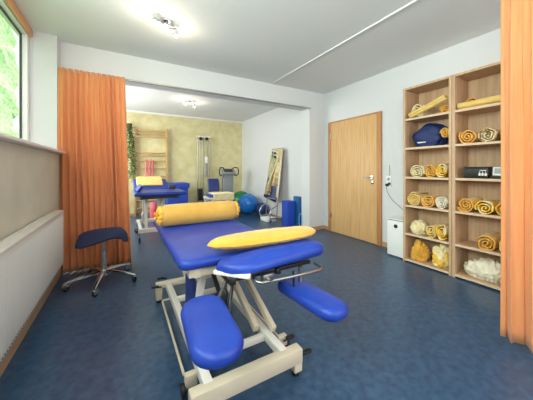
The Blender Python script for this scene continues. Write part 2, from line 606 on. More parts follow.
# rail on the beam and rail on the ceiling
r = B()
r.box(-0.60, 3.02, 3.600, 3.637, 2.278, 2.294, 0.003)
tag(r.build('curtain_rail', 'steel', base=(1.2, 3.62, 2.285)), 'grey curtain rail running along the lower edge of the beam', 'curtain rail')
b = B()
b.box(-0.60, 3.0, 3.60, 3.625, 2.2, 2.205)
r = B().box(2.174, 2.194, YF, 3.60, ZC - 0.014, ZC, 0.003)
tag(r.build('curtain_rail', 'white', base=(2.184, 1.5, ZC)), 'thin pale curtain rail running across the ceiling', 'curtain rail')


# ------------------------------------------------------------------ treatment couch (foreground)
def caster(root, x, y, ztop, r=0.03, ang=0.0, wmat='black', fmat='steel'):
    m = Matrix.Translation((x, y, 0)) @ Matrix.Rotation(ang, 4, 'Z')
    f = B()
    f.box(-0.016, -0.012, -0.015, 0.03, r * 0.9, r * 2 + 0.012, 0.001, 1, m)
    f.box(0.012, 0.016, -0.015, 0.03, r * 0.9, r * 2 + 0.012, 0.001, 1, m)
    f.box(-0.016, 0.016, -0.02, 0.03, r * 2 + 0.008, r * 2 + 0.014, 0.002, 1, m)
    f.tube([(x, y, r * 2 + 0.01), (x, y, ztop)], 0.007)
    c = f.build('caster', fmat, root)
    w = B()
    w.cyl((x, y, r), r, 0.0001, 'X')
    w = B()
    p0 = m @ Vector((-0.011, 0.008, r))
    ax = (m @ Vector((1, 0, 0))) - (m @ Vector((0, 0, 0)))
    w.lathe(p0, [(r * .6, 0), (r * .93, 0.001), (r, 0.005), (r, 0.017), (r * .93, 0.021), (r * .6, 0.022)], ax, 20)
    w.build('wheel', wmat, c)
    return c


tc = thing('treatment_couch', 'large blue and cream-framed treatment couch with lowered armrests in the foreground', 'treatment couch', (0.58, 1.8, 0))
B().pad(0.247, 0.91, 1.30, 2.62, 0.625, 0.68, 0.055, 0.024, 0.004).build('mattress_pad', 'blue', tc)
# head section with a chamfered inner corner
m = Matrix.Translation((0.735, 1.195, 0.665)) @ Matrix.Rotation(radians(1), 4, 'Z') @ Matrix.Rotation(radians(-1.5), 4, 'Y')
hp = B().pad(-0.325, 0.31, -0.105, 0.085, -0.03, 0.042, 0.06, 0.032, 0.010)
for v in hp.v:                       # inner (left) end thinner and cut back diagonally
    k = max(0, (-0.15 - v.x) / 0.175)
    if v.z > 0:
        v.z -= 0.022 * min(1, k) ** 0.8
    if v.y < 0:
        v.x += -v.y * 1.05 * min(1, max(0, (-0.1 - v.x) / 0.15))
hp.v = [m @ v for v in hp.v]
hp.build('head_pad', 'blue', tc)
B().bar((0.405, 1.235, 0.63), (0.535, 1.09, 0.63), 0.03, 0.02, 0.003).build('head_section_edge', 'white_metal', tc)
# underframe
u = B()
for xx in (0.345, 0.80):
    u.bar((xx, 1.33, 0.598), (xx, 2.50, 0.598), 0.04, 0.05)
for yy in (1.36, 1.9, 2.47):
    u.bar((0.30, yy, 0.598), (0.86, yy, 0.598), 0.05, 0.045)
u.build('upper_frame', 'cream_metal', tc)
u = B()
for xx in (0.46, 0.72):
    u.bar((xx, 1.35, 0.60), (xx, 1.12, 0.606), 0.03, 0.03)
u.bar((0.44, 1.15, 0.61), (0.95, 1.15, 0.61), 0.03, 0.02)
u.build('head_section_frame', 'black', tc)
# base
u = B()
for xx in (0.345, 0.765):
    u.bar((xx, 1.14, 0.135), (xx, 2.35, 0.135), 0.045, 0.05)
u.bar((0.345, 1.33, 0.13), (0.765, 1.33, 0.13), 0.035, 0.035)
u.bar((0.345, 2.05, 0.13), (0.765, 2.05, 0.13), 0.035, 0.035)
u.build('base_rails', 'white_metal', tc)
u = B()
u.box(0.255, 0.865, 1.098, 1.158, 0.078, 0.158, 0.006)
u.box(0.255, 0.305, 1.103, 1.153, 0.03, 0.09, 0.004)
u.box(0.815, 0.865, 1.103, 1.153, 0.03, 0.09, 0.004)
u.build('base_crossbar', 'cream_metal', tc)
u = B()
u.box(0.245, 0.865, 2.32, 2.375, 0.12, 0.165, 0.006)
u.box(0.245, 0.295, 2.322, 2.373, 0.02, 0.125, 0.004)
u.box(0.815, 0.865, 2.322, 2.373, 0.02, 0.125, 0.004)
u.build('base_crossbar', 'cream_metal', tc)
for (xx, yy) in ((0.28, 1.135), (0.84, 1.135), (0.27, 2.348), (0.84, 2.348)):
    B().cyl((xx, yy, 0), 0.022, 0.032, bev=0.004).build('rubber_foot', 'black', tc)
for xx in (0.40, 0.71):       # lifting arms, a parallelogram
    B().bar((xx + 0.0, 1.36, 0.17), (xx, 2.30, 0.585), 0.035, 0.05).build('lift_arm', 'cream_metal', tc)
for xx in (0.80,):
    B().bar((xx, 1.30, 0.17), (xx, 2.26, 0.585), 0.03, 0.045).build('lift_arm', 'cream_metal', tc)
B().bar((0.40, 1.62, 0.15), (0.40, 1.42, 0.585), 0.04, 0.035).build('lift_arm', 'white_metal', tc)
B().tube([(0.38, 1.83, 0.38), (0.78, 1.83, 0.38)], 0.018).build('lift_shaft', 'white_metal', tc)
B().box(0.335, 0.39, 1.545, 1.60, 0.16, 0.53, 0.005).build('column', 'post_blue', tc)
B().box(0.328, 0.396, 1.538, 1.607, 0.52, 0.58, 0.005).build('column_head', 'cream_metal', tc)
mo = B()
mo.tube([(0.56, 1.42, 0.22), (0.56, 1.60, 0.32)], 0.035)
mo.tube([(0.56, 1.60, 0.32), (0.56, 1.90, 0.50)], 0.016)
mo.tube([(0.56, 1.42, 0.22), (0.56, 1.33, 0.15)], 0.016)
mo.build('lift_motor', 'dark', tc)
B().tube([(0.56, 1.45, 0.25), (0.52, 1.38, 0.38), (0.50, 1.30, 0.46), (0.47, 1.25, 0.52), (0.49, 1.28, 0.585)], 0.006).build('motor_cable', 'black', tc)
# lever under the head pad
l_ = B()
l_.tube([(0.50, 1.22, 0.59), (0.46, 1.15, 0.53), (0.44, 1.12, 0.49)], 0.008)
l_.tube([(0.445, 1.125, 0.50), (0.43, 1.10, 0.46)], 0.013)
l_.build('release_lever', 'black', tc)
# foot control rods
for xx, sx in ((0.283, 1), (0.885, -1)):
    B().tube([(xx + sx * 0.07, 2.24, 0.055), (xx + 0.01 * sx, 2.24, 0.055), (xx, 2.22, 0.055), (xx, 1.8, 0.052), (xx, 1.38, 0.05), (xx + sx * 0.012, 1.36, 0.05), (xx + sx * 0.06, 1.36, 0.05)], 0.0075).build('foot_control_rod', 'cream_metal', tc)
for (xx, yy) in ((0.30, 1.30), (0.865, 1.31)):
    h = B().box(xx - 0.03, xx + 0.03, yy - 0.018, yy + 0.018, 0.05, 0.11, 0.004)
    h.build('castor_housing', 'cream_metal', tc)
    w = B().cyl((xx - (0.048 if xx < .5 else -0.026), yy, 0.034), 0.034, 0.022, 'X', bev=0.004)
    w.build('wheel', 'black', tc)
for (xx, yy, dx) in ((0.235, 2.30, -1), (0.30, 2.46, -1), (0.90, 1.27, 1), (0.91, 1.12, 1)):
    z = 0.155 if yy > 2 else 0.11
    p = B()
    p.tube([(xx - dx * 0.05, yy, z - 0.01), (xx + dx * 0.02, yy - 0.005, z)], 0.006)
    p.pad(xx - 0.03, xx + 0.03, yy - 0.014, yy + 0.014, z - 0.006, z + 0.008, 0.012, 0.005, 0.001)
    p.build('brake_pedal', 'black', tc)
# armrests hanging low on both sides of the head section
def armrest(cx, cy, cz, L, w, rz, tilt, mt, th=0.062):
    m = Matrix.Translation((cx, cy, cz)) @ Matrix.Rotation(rz, 4, 'Z') @ Matrix.Rotation(tilt, 4, 'X')
    return B().pad(-w / 2, w / 2, -L / 2, L / 2, -th / 2, th / 2, w / 2 - 0.008, 0.029, 0.006, m, 12).build('armrest', mt, tc)
AL = armrest(0.298, 0.968, 0.53, 0.385, 0.192, radians(-3), radians(4), 'blue')
AR = armrest(0.845, 1.02, 0.487, 0.44, 0.160, radians(4), radians(-1), 'blue')
g = B()
g.tube([(0.46, 1.20, 0.60), (0.42, 1.18, 0.54), (0.35, 1.10, 0.505), (0.32, 1.02, 0.49)], 0.010)
g.box(0.29, 0.35, 0.90, 1.06, 0.488, 0.498, 0.002)
g.build('armrest_bracket', 'dark', AL)
g = B()
g.tube([(0.87, 1.13, 0.60), (0.87, 1.125, 0.50), (0.87, 1.12, 0.46)], 0.013)
g.box(0.845, 0.905, 0.95, 1.12, 0.443, 0.448, 0.002)
g.build('armrest_bracket', 'steel', AR)
g = B()
g.tube([(0.565, 1.115, 0.607), (0.565, 1.07, 0.604), (0.58, 1.055, 0.602), (0.75, 1.045, 0.60), (0.93, 1.03, 0.603), (0.95, 1.04, 0.61), (0.95, 1.10, 0.615)], 0.008)
g.build('side_rail', 'steel', tc)
g = B()
g.box(0.60, 0.66, 1.075, 1.11, 0.585, 0.625, 0.004)
g.cyl((0.63, 1.045, 0.605), 0.012, 0.03, 'Y')
g.build('ratchet', 'steel', tc)
g = B()
g.tube([(0.80, 1.10, 0.60), (0.80, 1.095, 0.50)], 0.006)
g.cyl((0.80, 1.095, 0.475), 0.017, 0.03, 'Z', bev=0.004)
g.build('clamp_knob', 'black', tc)

# bolster on the couch
def bolster():
    x0, x1, cy, cz, R = 0.270, 0.905, 2.19, 0.684 + 0.088, 0.089
    root = thing('bolster', 'mustard yellow cylindrical bolster lying across the foreground treatment couch', 'bolster', (0.58, cy, 0.684))
    n = 40
    prof = []
    for i in range(n + 1):
        t = i / n
        x = x0 + (x1 - x0) * t
        e = min(t, 1 - t) * (x1 - x0)
        r_ = R if e > 0.05 else R * (0.80 + 0.20 * sqrt(max(0, 1 - (1 - e / 0.05) ** 2)))
        prof.append((x, r_))
    vs, fs = [], []
    N = 48
    for x, r_ in prof:
        for k in range(N):
            a = 2 * pi * k / N
            rr = r_ * (1 + 0.02 * noise.noise(Vector((x * 8, cos(a) * 1.5, sin(a) * 1.5))))
            vs.append((x, cy + rr * cos(a), max(0.684, cz + rr * sin(a))))
    for i in range(n):
        for k in range(N):
            k2 = (k + 1) % N
            fs.append((i * N + k, i * N + k2, (i + 1) * N + k2, (i + 1) * N + k))
    fs.append(tuple(range(N)))
    fs.append(tuple(n * N + k for k in range(N)))
    B().add(vs, fs).build('bolster_cover', 'bolster', root, angle=60)
    for sg, xe in ((-1, x0), (1, x1)):            # gathered, knotted ends
        vs, fs = [], []
        rings = [(0.0, 0.80), (0.012, 0.86), (0.022, 0.78), (0.03, 0.5), (0.028, 0.28), (0.045, 0.34), (0.05, 0.10)]
        for q, (dx, rr) in enumerate(rings):
            for k in range(N):
                a = 2 * pi * k / N
                w = 1 + 0.10 * sin(a * 12 + q) * (1 if q else 0)
                vs.append((xe + sg * (dx + 0.008 * sin(a * 12) * (q > 0)), cy + R * rr * w * cos(a), max(0.684, cz + R * rr * w * sin(a))))
        for i in range(len(rings) - 1):
            for k in range(N):
                k2 = (k + 1) % N
                fs.append((i * N + k, i * N + k2, (i + 1) * N + k2, (i + 1) * N + k))
        fs.append(tuple((len(rings) - 1) * N + k for k in range(N)))
        B().add(vs, fs).build('gathered_end', 'bolster_end', root, angle=80)
bolster()

# yellow pillow across the head section
def pillow(name, label, c, L, Wd, H, rz, ry, mt, seed, base):
    n, k = 36, 20
    vs, fs = [], []
    m = Matrix.Translation(c) @ Matrix.Rotation(rz, 4, 'Z') @ Matrix.Rotation(ry, 4, 'Y')
    for side in (1, -1):
        for i in range(n + 1):
            for j in range(k + 1):
                u, v = -1 + 2 * i / n, -1 + 2 * j / k
                px = u * (1 - 0.05 * v * v) * L / 2
                py = v * (1 - 0.30 * u * u - 0.45 * u ** 6) * Wd / 2
                h = ((1 - u ** 4) * (1 - abs(v) ** 2.5)) ** 0.55 * H / 2
                h *= 1 + 0.14 * noise.noise(Vector((u * 3, v * 2, seed + side)))
                w = 0.004 * noise.noise(Vector((u * 9, v * 5, seed)))
                vs.append((px, py, side * h * (1.0 if side > 0 else 0.72) + w))
    o = (n + 1) * (k + 1)
    for i in range(n):
        for j in range(k):
            p = i * (k + 1) + j
            fs.append((p, p + 1, p + k + 2, p + k + 1))
            fs.append((o + p, o + p + k + 1, o + p + k + 2, o + p + 1))
    bb = B().add(vs, fs, m)
    bm_pts = bb
    ob = bb.build(name, mt, base=base, angle=100)
    return tag(ob, label, 'pillow')
pillow('pillow', 'flat golden yellow pillow lying across the head section of the blue couch', (0.750, 1.305, 0.740), 0.71, 0.20, 0.082, radians(-6), radians(-1), 'pillow', 5, (0.745, 1.275, 0.70))


# ------------------------------------------------------------------ saddle stool
def stool():
    hx, hy = -0.17, 3.02
    root = thing('saddle_stool', 'navy saddle stool with chrome five-star base in front of the orange curtain', 'stool', (hx, hy, 0))
    # seat: curved slab
    n, k = 26, 16
    top, bot = [], []
    import bisect
    xs = [-1, -0.85, -0.5, 0.0, 0.4, 0.65, 0.85, 1.0]
    zs = [0.500, 0.520, 0.538, 0.550, 0.556, 0.546, 0.508, 0.430]

    def zz(u):
        i = min(max(bisect.bisect(xs, u) - 1, 0), len(xs) - 2)
        t = (u - xs[i]) / (xs[i + 1] - xs[i])
        p0, p1, p2, p3 = zs[max(i - 1, 0)], zs[i], zs[i + 1], zs[min(i + 2, len(zs) - 1)]
        return p1 + 0.5 * t * (p2 - p0 + t * (2 * p0 - 5 * p1 + 4 * p2 - p3 + t * (3 * (p1 - p2) + p3 - p0)))
    ang = radians(-18)
    vs, fs = [], []
    for side in (1, -1):
        for i in range(n + 1):
            u = -1 + 2 * i / n
            wd = 0.180 * max(0.0, 1 - abs(u) ** 2.8) ** 0.5 * (1 - 0.2 * u) + 0.010
            for j in range(k + 1):
                v = -1 + 2 * j / k
                edge = min(1, max(0, 1 - abs(v) ** 4)) * min(1, max(0.0, 1 - abs(u) ** 8))
                x = u * 0.225
                y = v * wd
                z = zz(u) - ((0.085 - 0.055 * u) * (1 - 0.5 * u ** 4) if v < 0 else 0.045) * v * v - (0.0 if side > 0 else (0.016 + 0.052 * (1 - 0.35 * max(u, 0)) * sqrt(max(edge, 0))))
                z -= 0.010 * (1 - edge) if side > 0 else -0.004 * (1 - edge)
                X = x * cos(ang) - y * sin(ang)
                Y = x * sin(ang) + y * cos(ang)
                vs.append((hx + 0.0 + X, hy + Y, z))
    o = (n + 1) * (k + 1)
    for i in range(n):
        for j in range(k):
            p = i * (k + 1) + j
            fs.append((p, p + 1, p + k + 2, p + k + 1))
            fs.append((o + p, o + p + k + 1, o + p + k + 2, o + p + 1))
    for i in range(n):
        for j in (0, k):
            p = i * (k + 1) + j
            q = p + k + 1
            fs.append((p, q, o + q, o + p))
    for j in range(k):
        for i in (0, n):
            p = i * (k + 1) + j
            fs.append((p, p + 1, o + p + 1, o + p))
    B().add(vs, fs).build('seat', 'navy', root, angle=80)
    B().box(hx - 0.08, hx + 0.06, hy - 0.05, hy + 0.05, 0.445, 0.475, 0.004).build('seat_plate', 'black', root)
    B().tube([(hx - 0.04, hy - 0.03, 0.45), (hx - 0.10, hy - 0.10, 0.445), (hx - 0.13, hy - 0.12, 0.44)], 0.006).build('height_lever', 'black', root)
    g = B()
    g.tube([(hx, hy, 0.09), (hx, hy, 0.33)], 0.024, 16)
    g.build('lower_column', 'chrome', root)
    B().tube([(hx, hy, 0.32), (hx, hy, 0.455)], 0.017, 16).build('gas_lift', 'steel', root)
    B().lathe((hx, hy, 0.07), [(0.03, 0), (0.042, 0.008), (0.042, 0.05), (0.03, 0.065)]).build('hub', 'chrome', root)
    for a in (188, 260, 332, 44, 116):
        a = radians(a)
        d = Vector((cos(a), sin(a), 0))
        R = 0.32
        pts, n_ = [], 8
        g = B()
        vs, fs = [], []
        for i in range(n_ + 1):
            t = i / n_
            r_ = 0.03 + (R - 0.03) * t
            z = 0.118 - 0.045 * t ** 1.8
            w = 0.024 - 0.011 * t
            hgt = 0.026 - 0.012 * t
            c = Vector((hx, hy, 0)) + d * r_
            sd = Vector((-d.y, d.x, 0))
            for (aa, bb) in ((-1, -1), (1, -1), (1, 0.4), (0.5, 1), (-0.5, 1), (-1, 0.4)):
                vs.append(c + sd * w * aa + Vector((0, 0, z + hgt * bb * 0.6)))
        for i in range(n_):
            for q in range(6):
                q2 = (q + 1) % 6
                fs.append((i * 6 + q, i * 6 + q2, i * 6 + 6 + q2, i * 6 + 6 + q))
        fs.append(tuple(range(6)))
        fs.append(tuple(n_ * 6 + q for q in range(6)))
        g.add(vs, fs)
        g.build('leg', 'chrome', root, angle=35)
        c = Vector((hx, hy, 0)) + d * (R - 0.012)
        caster(root, c.x, c.y, 0.075, 0.026, a + 1.0, 'black', 'chrome')
stool()


# ------------------------------------------------------------------ shelves
SX = 3.06
SZ = [0.04, 0.36, 0.71, 1.06, 1.42, 1.78]
def shelf_unit(label, y0, y1):
    root = thing('shelf_unit', label, 'shelf', ((SX + XR) / 2, (y0 + y1) / 2, 0))
    t = 0.028
    for (a, c) in ((y0, y0 + t), (y1 - t, y1)):
        B().box(SX, XR - 0.004, a, c, 0.0, 2.165, 0.002).build('side_panel', 'wood_shelf', root, smooth=False)
    B().box(SX, XR - 0.004, y0 + t, y1 - t, 2.14, 2.165, 0.002).build('top_panel', 'wood_shelf', root, smooth=False)
    B().box(XR - 0.016, XR - 0.006, y0 + t, y1 - t, 0.02, 2.14).build('back_panel', 'wood_shelf', root, smooth=False)
    for z in SZ:
        sh = B().box(SX + 0.004, XR - 0.017, y0 + t, y1 - t, z - 0.024, z, 0.002).build('shelf_board', 'wood_shelf', root, smooth=False)
        B().box(SX + 0.001, SX + 0.004, y0 + t, y1 - t, z - 0.024, z, 0.001).build('edge_band', 'wood_edge', sh, smooth=False)
    return root
shelf_unit('left wooden shelf unit with towels, nearer the door', 1.332, 1.868)
shelf_unit('right wooden shelf unit with towels, beside the orange curtain', 0.76, 1.328)


# ------------------------------------------------------------------ towels
def roll_mesh(label, mt, y, z, R, L=0.26, x0=SX + 0.02, seed=0, turns=4.5, th=0.009, squash=0.9, ang=0.0, group=None, x=None, lift=0.0, rough=0.0, name='rolled_towel', tilt=0.0):
    """a rolled towel: spiral cloth with its end towards the room; axis along X turned by ang"""
    rg = random.Random(seed)
    turns = max(2.3, turns * 0.74)
    rough += 0.06
    ns, nx = int(turns * 22), 10
    pitch = (R - 0.010) / turns
    t0 = rg.uniform(0, 6)
    sg = rg.choice((-1, 1))
    vs, fs = [], []
    pts = []
    for i in range(ns + 1):
        a = i / 22 * 2 * pi
        r_ = 0.008 + pitch * a / (2 * pi)
        for j in range(nx + 1):
            xx = (j / nx - 0.5) * L
            w = 1 + (0.10 + rough) * noise.noise(Vector((cos(a) * 1.4, sin(a) * 1.4, seed * 3.1 + r_ * 12 + xx * 4)))
            w += (0.03 + rough * 0.3) * noise.noise(Vector((a * 1.1, xx * 20, seed)))
            ex = 0.018 * noise.noise(Vector((a * 0.8, seed * 2.3, 0))) if j == 0 else 0
            pts.append(Vector((xx + ex, sg * r_ * w * cos(a + t0), r_ * w * squash * sin(a + t0))))
    for i in range(ns):
        for j in range(nx):
            p = i * (nx + 1) + j
            fs.append((p, p + 1, p + nx + 2, p + nx + 1))
    m = Matrix.Rotation(ang, 4, 'Z') @ Matrix.Rotation(tilt, 4, 'Y')
    pts = [m @ p for p in pts]
    # a towel settles flat where it lies
    zmin = min(p.z for p in pts)
    flat = zmin + 0.12 * R if not tilt else zmin
    pts = [Vector((p.x, p.y, max(p.z, flat))) for p in pts]
    cx = x if x is not None else x0 + L / 2
    off = Vector((cx, y, z - flat + th / 2 + 0.001 + lift))
    o = B().add([p + off for p in pts], fs).build(name, mt, base=(cx, y, z), angle=120)
    md = o.modifiers.new('thick', 'SOLIDIFY')
    md.thickness = th
    md.offset = 0
    return tag(o, label, 'towel', group)


def heap(name, label, mt, c, sx, sy, sz, seed, cat='towel', fold=0.16, freq=5.0, sub=5, stretch=(1, 1, 1), group=None):
    """a bundled cloth: rounded body with deep folds, flat underneath"""
    bm = bmesh.new()
    bmesh.ops.create_icosphere(bm, subdivisions=sub, radius=1)
    sv = Vector(stretch)
    for v in bm.verts:
        p = v.co.normalized()
        q = Vector((p.x * sv.x, p.y * sv.y, p.z * sv.z))
        warp = noise.noise_vector(q * 1.6 + Vector((seed, 0, 0))) * 0.5
        rdg = 1 - abs(noise.noise(q * freq * 0.5 + warp * 2 + Vector((0, seed, 0)))) * 2.2
        rdg2 = 1 - abs(noise.noise(q * freq + warp * 3 + Vector((0, 0, seed)))) * 2.2
        low = noise.noise(q * 1.3 + Vector((seed, seed, 0)))
        r_ = 0.86 + fold * (0.7 * rdg + 0.45 * rdg2 - 0.5) + 0.22 * low
        v.co = Vector((p.x * r_ * sx, p.y * r_ * sy, p.z * r_ * sz))
        lim = -0.62 * sz
        if v.co.z < lim:
            v.co.z = lim
    zmin = min(v.co.z for v in bm.verts)
    bb = B()
    bm.verts.index_update()
    C = Vector((c[0], c[1], c[2] - zmin + 0.001))
    bb.add([v.co + C for v in bm.verts], [tuple(v.index for v in f.verts) for f in bm.faces])
    bm.free()
    return tag(bb.build(name, mt, base=c, angle=150), label, cat, group)


def yat(u, X=SX + 0.03):      # world y of a spot on the shelf fronts seen straight ahead at bearing u
    r_ = (u - 266.5) / 249.4
    A = radians(29.9)
    return X / (r_ * cos(A) + sin(A)) * (cos(A) - r_ * sin(A))

z1, z2, z3, z4, z5, z6 = SZ[::-1]


def roll_between(label, mt, ya, yb, z, h, **k):
    """towel roll filling the space from ya to yb on a board, h tall"""
    R = abs(ya - yb) / 2 + 0.004
    return roll_mesh(label, mt, (ya + yb) / 2, z, R, squash=h / (2 * R) * 1.02, **k)


# left unit, top board
roll_between('cream rolled towel at the left end of the left unit, top board', 'cream', 1.81, 1.645, z1, 0.20, seed=1, turns=4, L=0.22, x0=SX + 0.055)
roll_between('golden rolled towel at the right end of the left unit, top board', 'gold', 1.505, 1.385, z1, 0.125, seed=2, turns=3.5, x0=3.16, L=0.19)
roll_mesh('long pale yellow rolled towel leaning diagonally on the left unit, top board', 'yellow_pale', 1.60, z1, 0.042, L=0.42, x=3.10, seed=3, turns=3, rough=0.12, ang=radians(93), tilt=radians(20), squash=0.85)
# second board: navy bag and a towel
bag = heap('duffel_bag', 'navy blue soft bag with small white lettering, second board of the left unit', 'navy_bag', (3.20, 1.62, z2), 0.125, 0.215, 0.185, 8, 'bag', fold=0.05, freq=2.4)
wr = B()
pts = []
for i in range(60):
    t = i / 59
    pts.append((3.072 + 0.004 * sin(t * 6), 1.700 - t * 0.10, z2 + 0.052 + 0.008 * sin(t * 46) * (1 - 0.3 * t)))
wr.tube(pts, 0.003, 6)
wr.build('white_lettering', 'white', bag)
roll_mesh('small golden towel tucked beside the navy bag', 'gold', 1.405, z2, 0.05, seed=4, turns=3, L=0.12, x=3.135, lift=0.085, squash=1.3)
# third board
roll_between('cream rolled towel with clear spiral, left end of the left unit, third board', 'cream', 1.80, 1.63, z3, 0.172, seed=5, turns=4)
roll_between('golden rolled towel in the middle of the left unit, third board', 'gold', 1.62, 1.50, z3, 0.16, seed=6, turns=3.6, rough=0.08)
roll_between('crumpled golden towel roll at the right end of the left unit, third board', 'two_tone', 1.49, 1.385, z3, 0.168, seed=7, turns=3.4, rough=0.15)
# fourth board
roll_between('pale yellow rolled towel at the left end of the left unit, fourth board', 'yellow_pale', 1.825, 1.665, z4, 0.168, seed=8, turns=4.2, rough=0.06)
roll_between('amber rolled towel in the middle of the left unit, fourth board', 'amber', 1.655, 1.515, z4, 0.165, seed=9, turns=3.6, rough=0.08)
roll_between('white rolled towel at the right end of the left unit, fourth board', 'white_cloth', 1.505, 1.385, z4, 0.165, seed=10, turns=4)
# fifth board
heap('bundled_towel', 'cream bundled towel at the left end of the left unit, fifth board', 'cream', (3.18, 1.725, z5), 0.115, 0.105, 0.105, 11, fold=0.26, freq=4.5, stretch=(0.8, 1.7, 0.8))
roll_between('pale yellow rolled towel in the middle of the left unit, fifth board', 'yellow_pale', 1.61, 1.50, z5, 0.155, seed=12, turns=3.2, rough=0.1)
roll_between('golden swirled towel at the right end of the left unit, fifth board', 'two_tone', 1.49, 1.385, z5, 0.19, seed=13, turns=3.6, rough=0.08)
# bottom board
heap('bundled_towel', 'golden bundled towel at the left end of the left unit, bottom board', 'gold', (3.19, 1.725, z6), 0.12, 0.105, 0.15, 14, fold=0.30, freq=6)
heap('bundled_towel', 'golden bundled towel with cream patches, right end of the left unit, bottom board', 'two_tone', (3.20, 1.485, z6), 0.12, 0.108, 0.155, 15, fold=0.32, freq=6)
# right unit, top board
roll_between('amber rolled towel at the left end of the right unit, top board', 'amber', 1.275, 1.15, z1, 0.15, seed=16, turns=3.6, L=0.15, x0=3.19)
roll_mesh('long pale yellow towel laid flat along the right unit, top board', 'yellow_pale', 1.04, z1, 0.048, L=0.50, x=3.12, rough=0.15, seed=17, turns=2.5, ang=radians(91), squash=0.8, th=0.012)
# second board
roll_between('amber rolled towel at the left end of the right unit, second board', 'amber', 1.275, 1.12, z2, 0.16, seed=18, turns=4)
roll_between('cream patterned rolled towel in the middle of the right unit, second board', 'patterned', 1.11, 0.965, z2, 0.155, seed=19, turns=4.2)
roll_between('dark patterned rolled towel near the curtain on the right unit, second board', 'patterned', 0.955, 0.84, z2, 0.12, seed=20, turns=3.5, L=0.2, x0=3.13)
# third board: black box and a small weather station
bx = thing('storage_box', 'small black box with white markings on the right unit, third board', 'box', (3.16, 1.15, z3))
B().box(3.10, 3.24, 1.035, 1.235, z3 + 0.001, z3 + 0.105, 0.008).build('box_body', 'black', bx)
B().box(3.098, 3.242, 1.033, 1.237, z3 + 0.105, z3 + 0.118, 0.004).build('lid', 'black', bx)
mk = B()
for i in range(3):
    yy = 1.112 - i * 0.024
    mk.box(3.0970, 3.0995, yy - 0.018, yy, z3 + 0.028, z3 + 0.052, 0.001)
    mk.box(3.0970, 3.0995, yy - 0.013, yy - 0.005, z3 + 0.060, z3 + 0.068, 0.001)
mk.box(3.0970, 3.0995, 1.050, 1.102, z3 + 0.078, z3 + 0.084, 0.001)
mk.build('white_markings', 'white', bx)
ws = thing('table_clock', 'small grey framed display standing beside the black box', 'clock', (3.14, 0.985, z3))
m = Matrix.Translation((3.14, 0.965, z3 + 0.030)) @ Matrix.Rotation(radians(10), 4, 'Y')
B().box(-0.012, 0.012, -0.05, 0.05, 0.0, 0.085, 0.006, 2, m).build('clock_body', 'white', ws)
B().box(-0.0135, -0.0115, -0.034, 0.034, 0.018, 0.070, 0.001, 1, m).build('display', 'screen', ws)
B().box(3.10, 3.19, 0.90, 1.02, z3 + 0.001, z3 + 0.031, 0.005).build('stand', 'black', ws)
# fourth board
roll_between('golden rolled towel at the left end of the right unit, fourth board', 'gold', 1.29, 1.14, z4, 0.165, seed=21, turns=3.8, rough=0.06)
roll_between('golden and cream rolled towel in the middle of the right unit, fourth board', 'two_tone', 1.13, 0.985, z4, 0.155, seed=22, turns=3.6, rough=0.08)
roll_between('golden rolled towel beside the curtain on the right unit, fourth board', 'gold', 0.975, 0.80, z4, 0.18, seed=23, turns=3.4, rough=0.1)
# fifth board
roll_between('golden rolled towel with an orange core on the right unit, fifth board', 'gold', 1.13, 0.97, z5, 0.168, seed=24, turns=3.8, rough=0.05)
roll_between('golden rolled towel half hidden by the curtain on the right unit, fifth board', 'two_tone', 0.96, 0.81, z5, 0.16, seed=25, turns=3.6, rough=0.06)
# bottom board
heap('bundled_towel', 'cream pleated towel heaped on the bottom board of the right unit', 'white_cloth', (3.18, 1.06, z6), 0.11, 0.20, 0.13, 26, fold=0.26, freq=4.5, stretch=(0.35, 2.0, 0.45))

# ------------------------------------------------------------------ air purifier, socket, cable
ap = thing('air_purifier', 'white upright box appliance with a round black port beside the shelves', 'air purifier', (3.2, 1.99, 0))
m = B().box(3.10, 3.35, 1.885, 2.115, 0.012, 0.475, 0.008)
m.build('housing', 'white', ap)
B().box(3.092, 3.355, 1.878, 2.122, 0.485, 0.497, 0.004).build('lid', 'white', ap)
B().box(3.11, 3.34, 1.895, 2.105, 0.474, 0.486).build('air_gap', 'dark', ap, smooth=False)
B().cyl((3.094, 1.99, 0.405), 0.026, 0.008, 'X', bev=0.002).build('round_port', 'black', ap)
B().box(3.12, 3.33, 1.90, 2.10, 0.0, 0.013).build('foot', 'dark', ap, smooth=False)
so = thing('wall_socket', 'white double wall socket with a black plug between the door and shelves', 'socket', (XR, 2.29, 0.93))
s_ = B()
s_.box(XR - 0.012, XR, 2.235, 2.315, 0.89, 0.97, 0.004)
s_.box(XR - 0.012, XR, 2.235, 2.315, 0.972, 1.052, 0.004)
s_.build('socket_plate', 'white', so)
B().cyl((XR - 0.014, 2.275, 1.012), 0.022, 0.003, 'X').build('socket_hole', 'grey', so)
pl = B().cyl((XR - 0.05, 2.285, 0.925), 0.021, 0.038, 'X', bev=0.005)
pl.box(XR - 0.045, XR - 0.014, 2.24, 2.262, 0.93, 0.96, 0.004)
pl = tag(pl.build('power_plug', 'black', base=(XR - 0.03, 2.285, 0.925)), 'black power plug pushed into the wall socket beside the door', 'plug')
cb = B()
cp = [(XR - 0.05, 2.285, 0.915), (XR - 0.04, 2.28, 0.84), (XR - 0.025, 2.25, 0.76), (XR - 0.018, 2.19, 0.69), (XR - 0.012, 2.11, 0.63), (XR - 0.012, 2.05, 0.58), (XR - 0.012, 2.02, 0.50), (XR - 0.012, 2.01, 0.40)]
cb.tube(cp, 0.0035, 8)
cb.build('power_cable', 'grey', pl)
ch = B()
for i in range(11):
    ch.ball((XR - 0.010, 2.262 - 0.0 * i, 1.07 + i * 0.014), 0.006, 1, 6)
tag(ch.build('hanging_chain', 'grey', base=(XR, 2.262, 1.07)), 'thin grey chain hanging on the wall above the socket', 'chain')

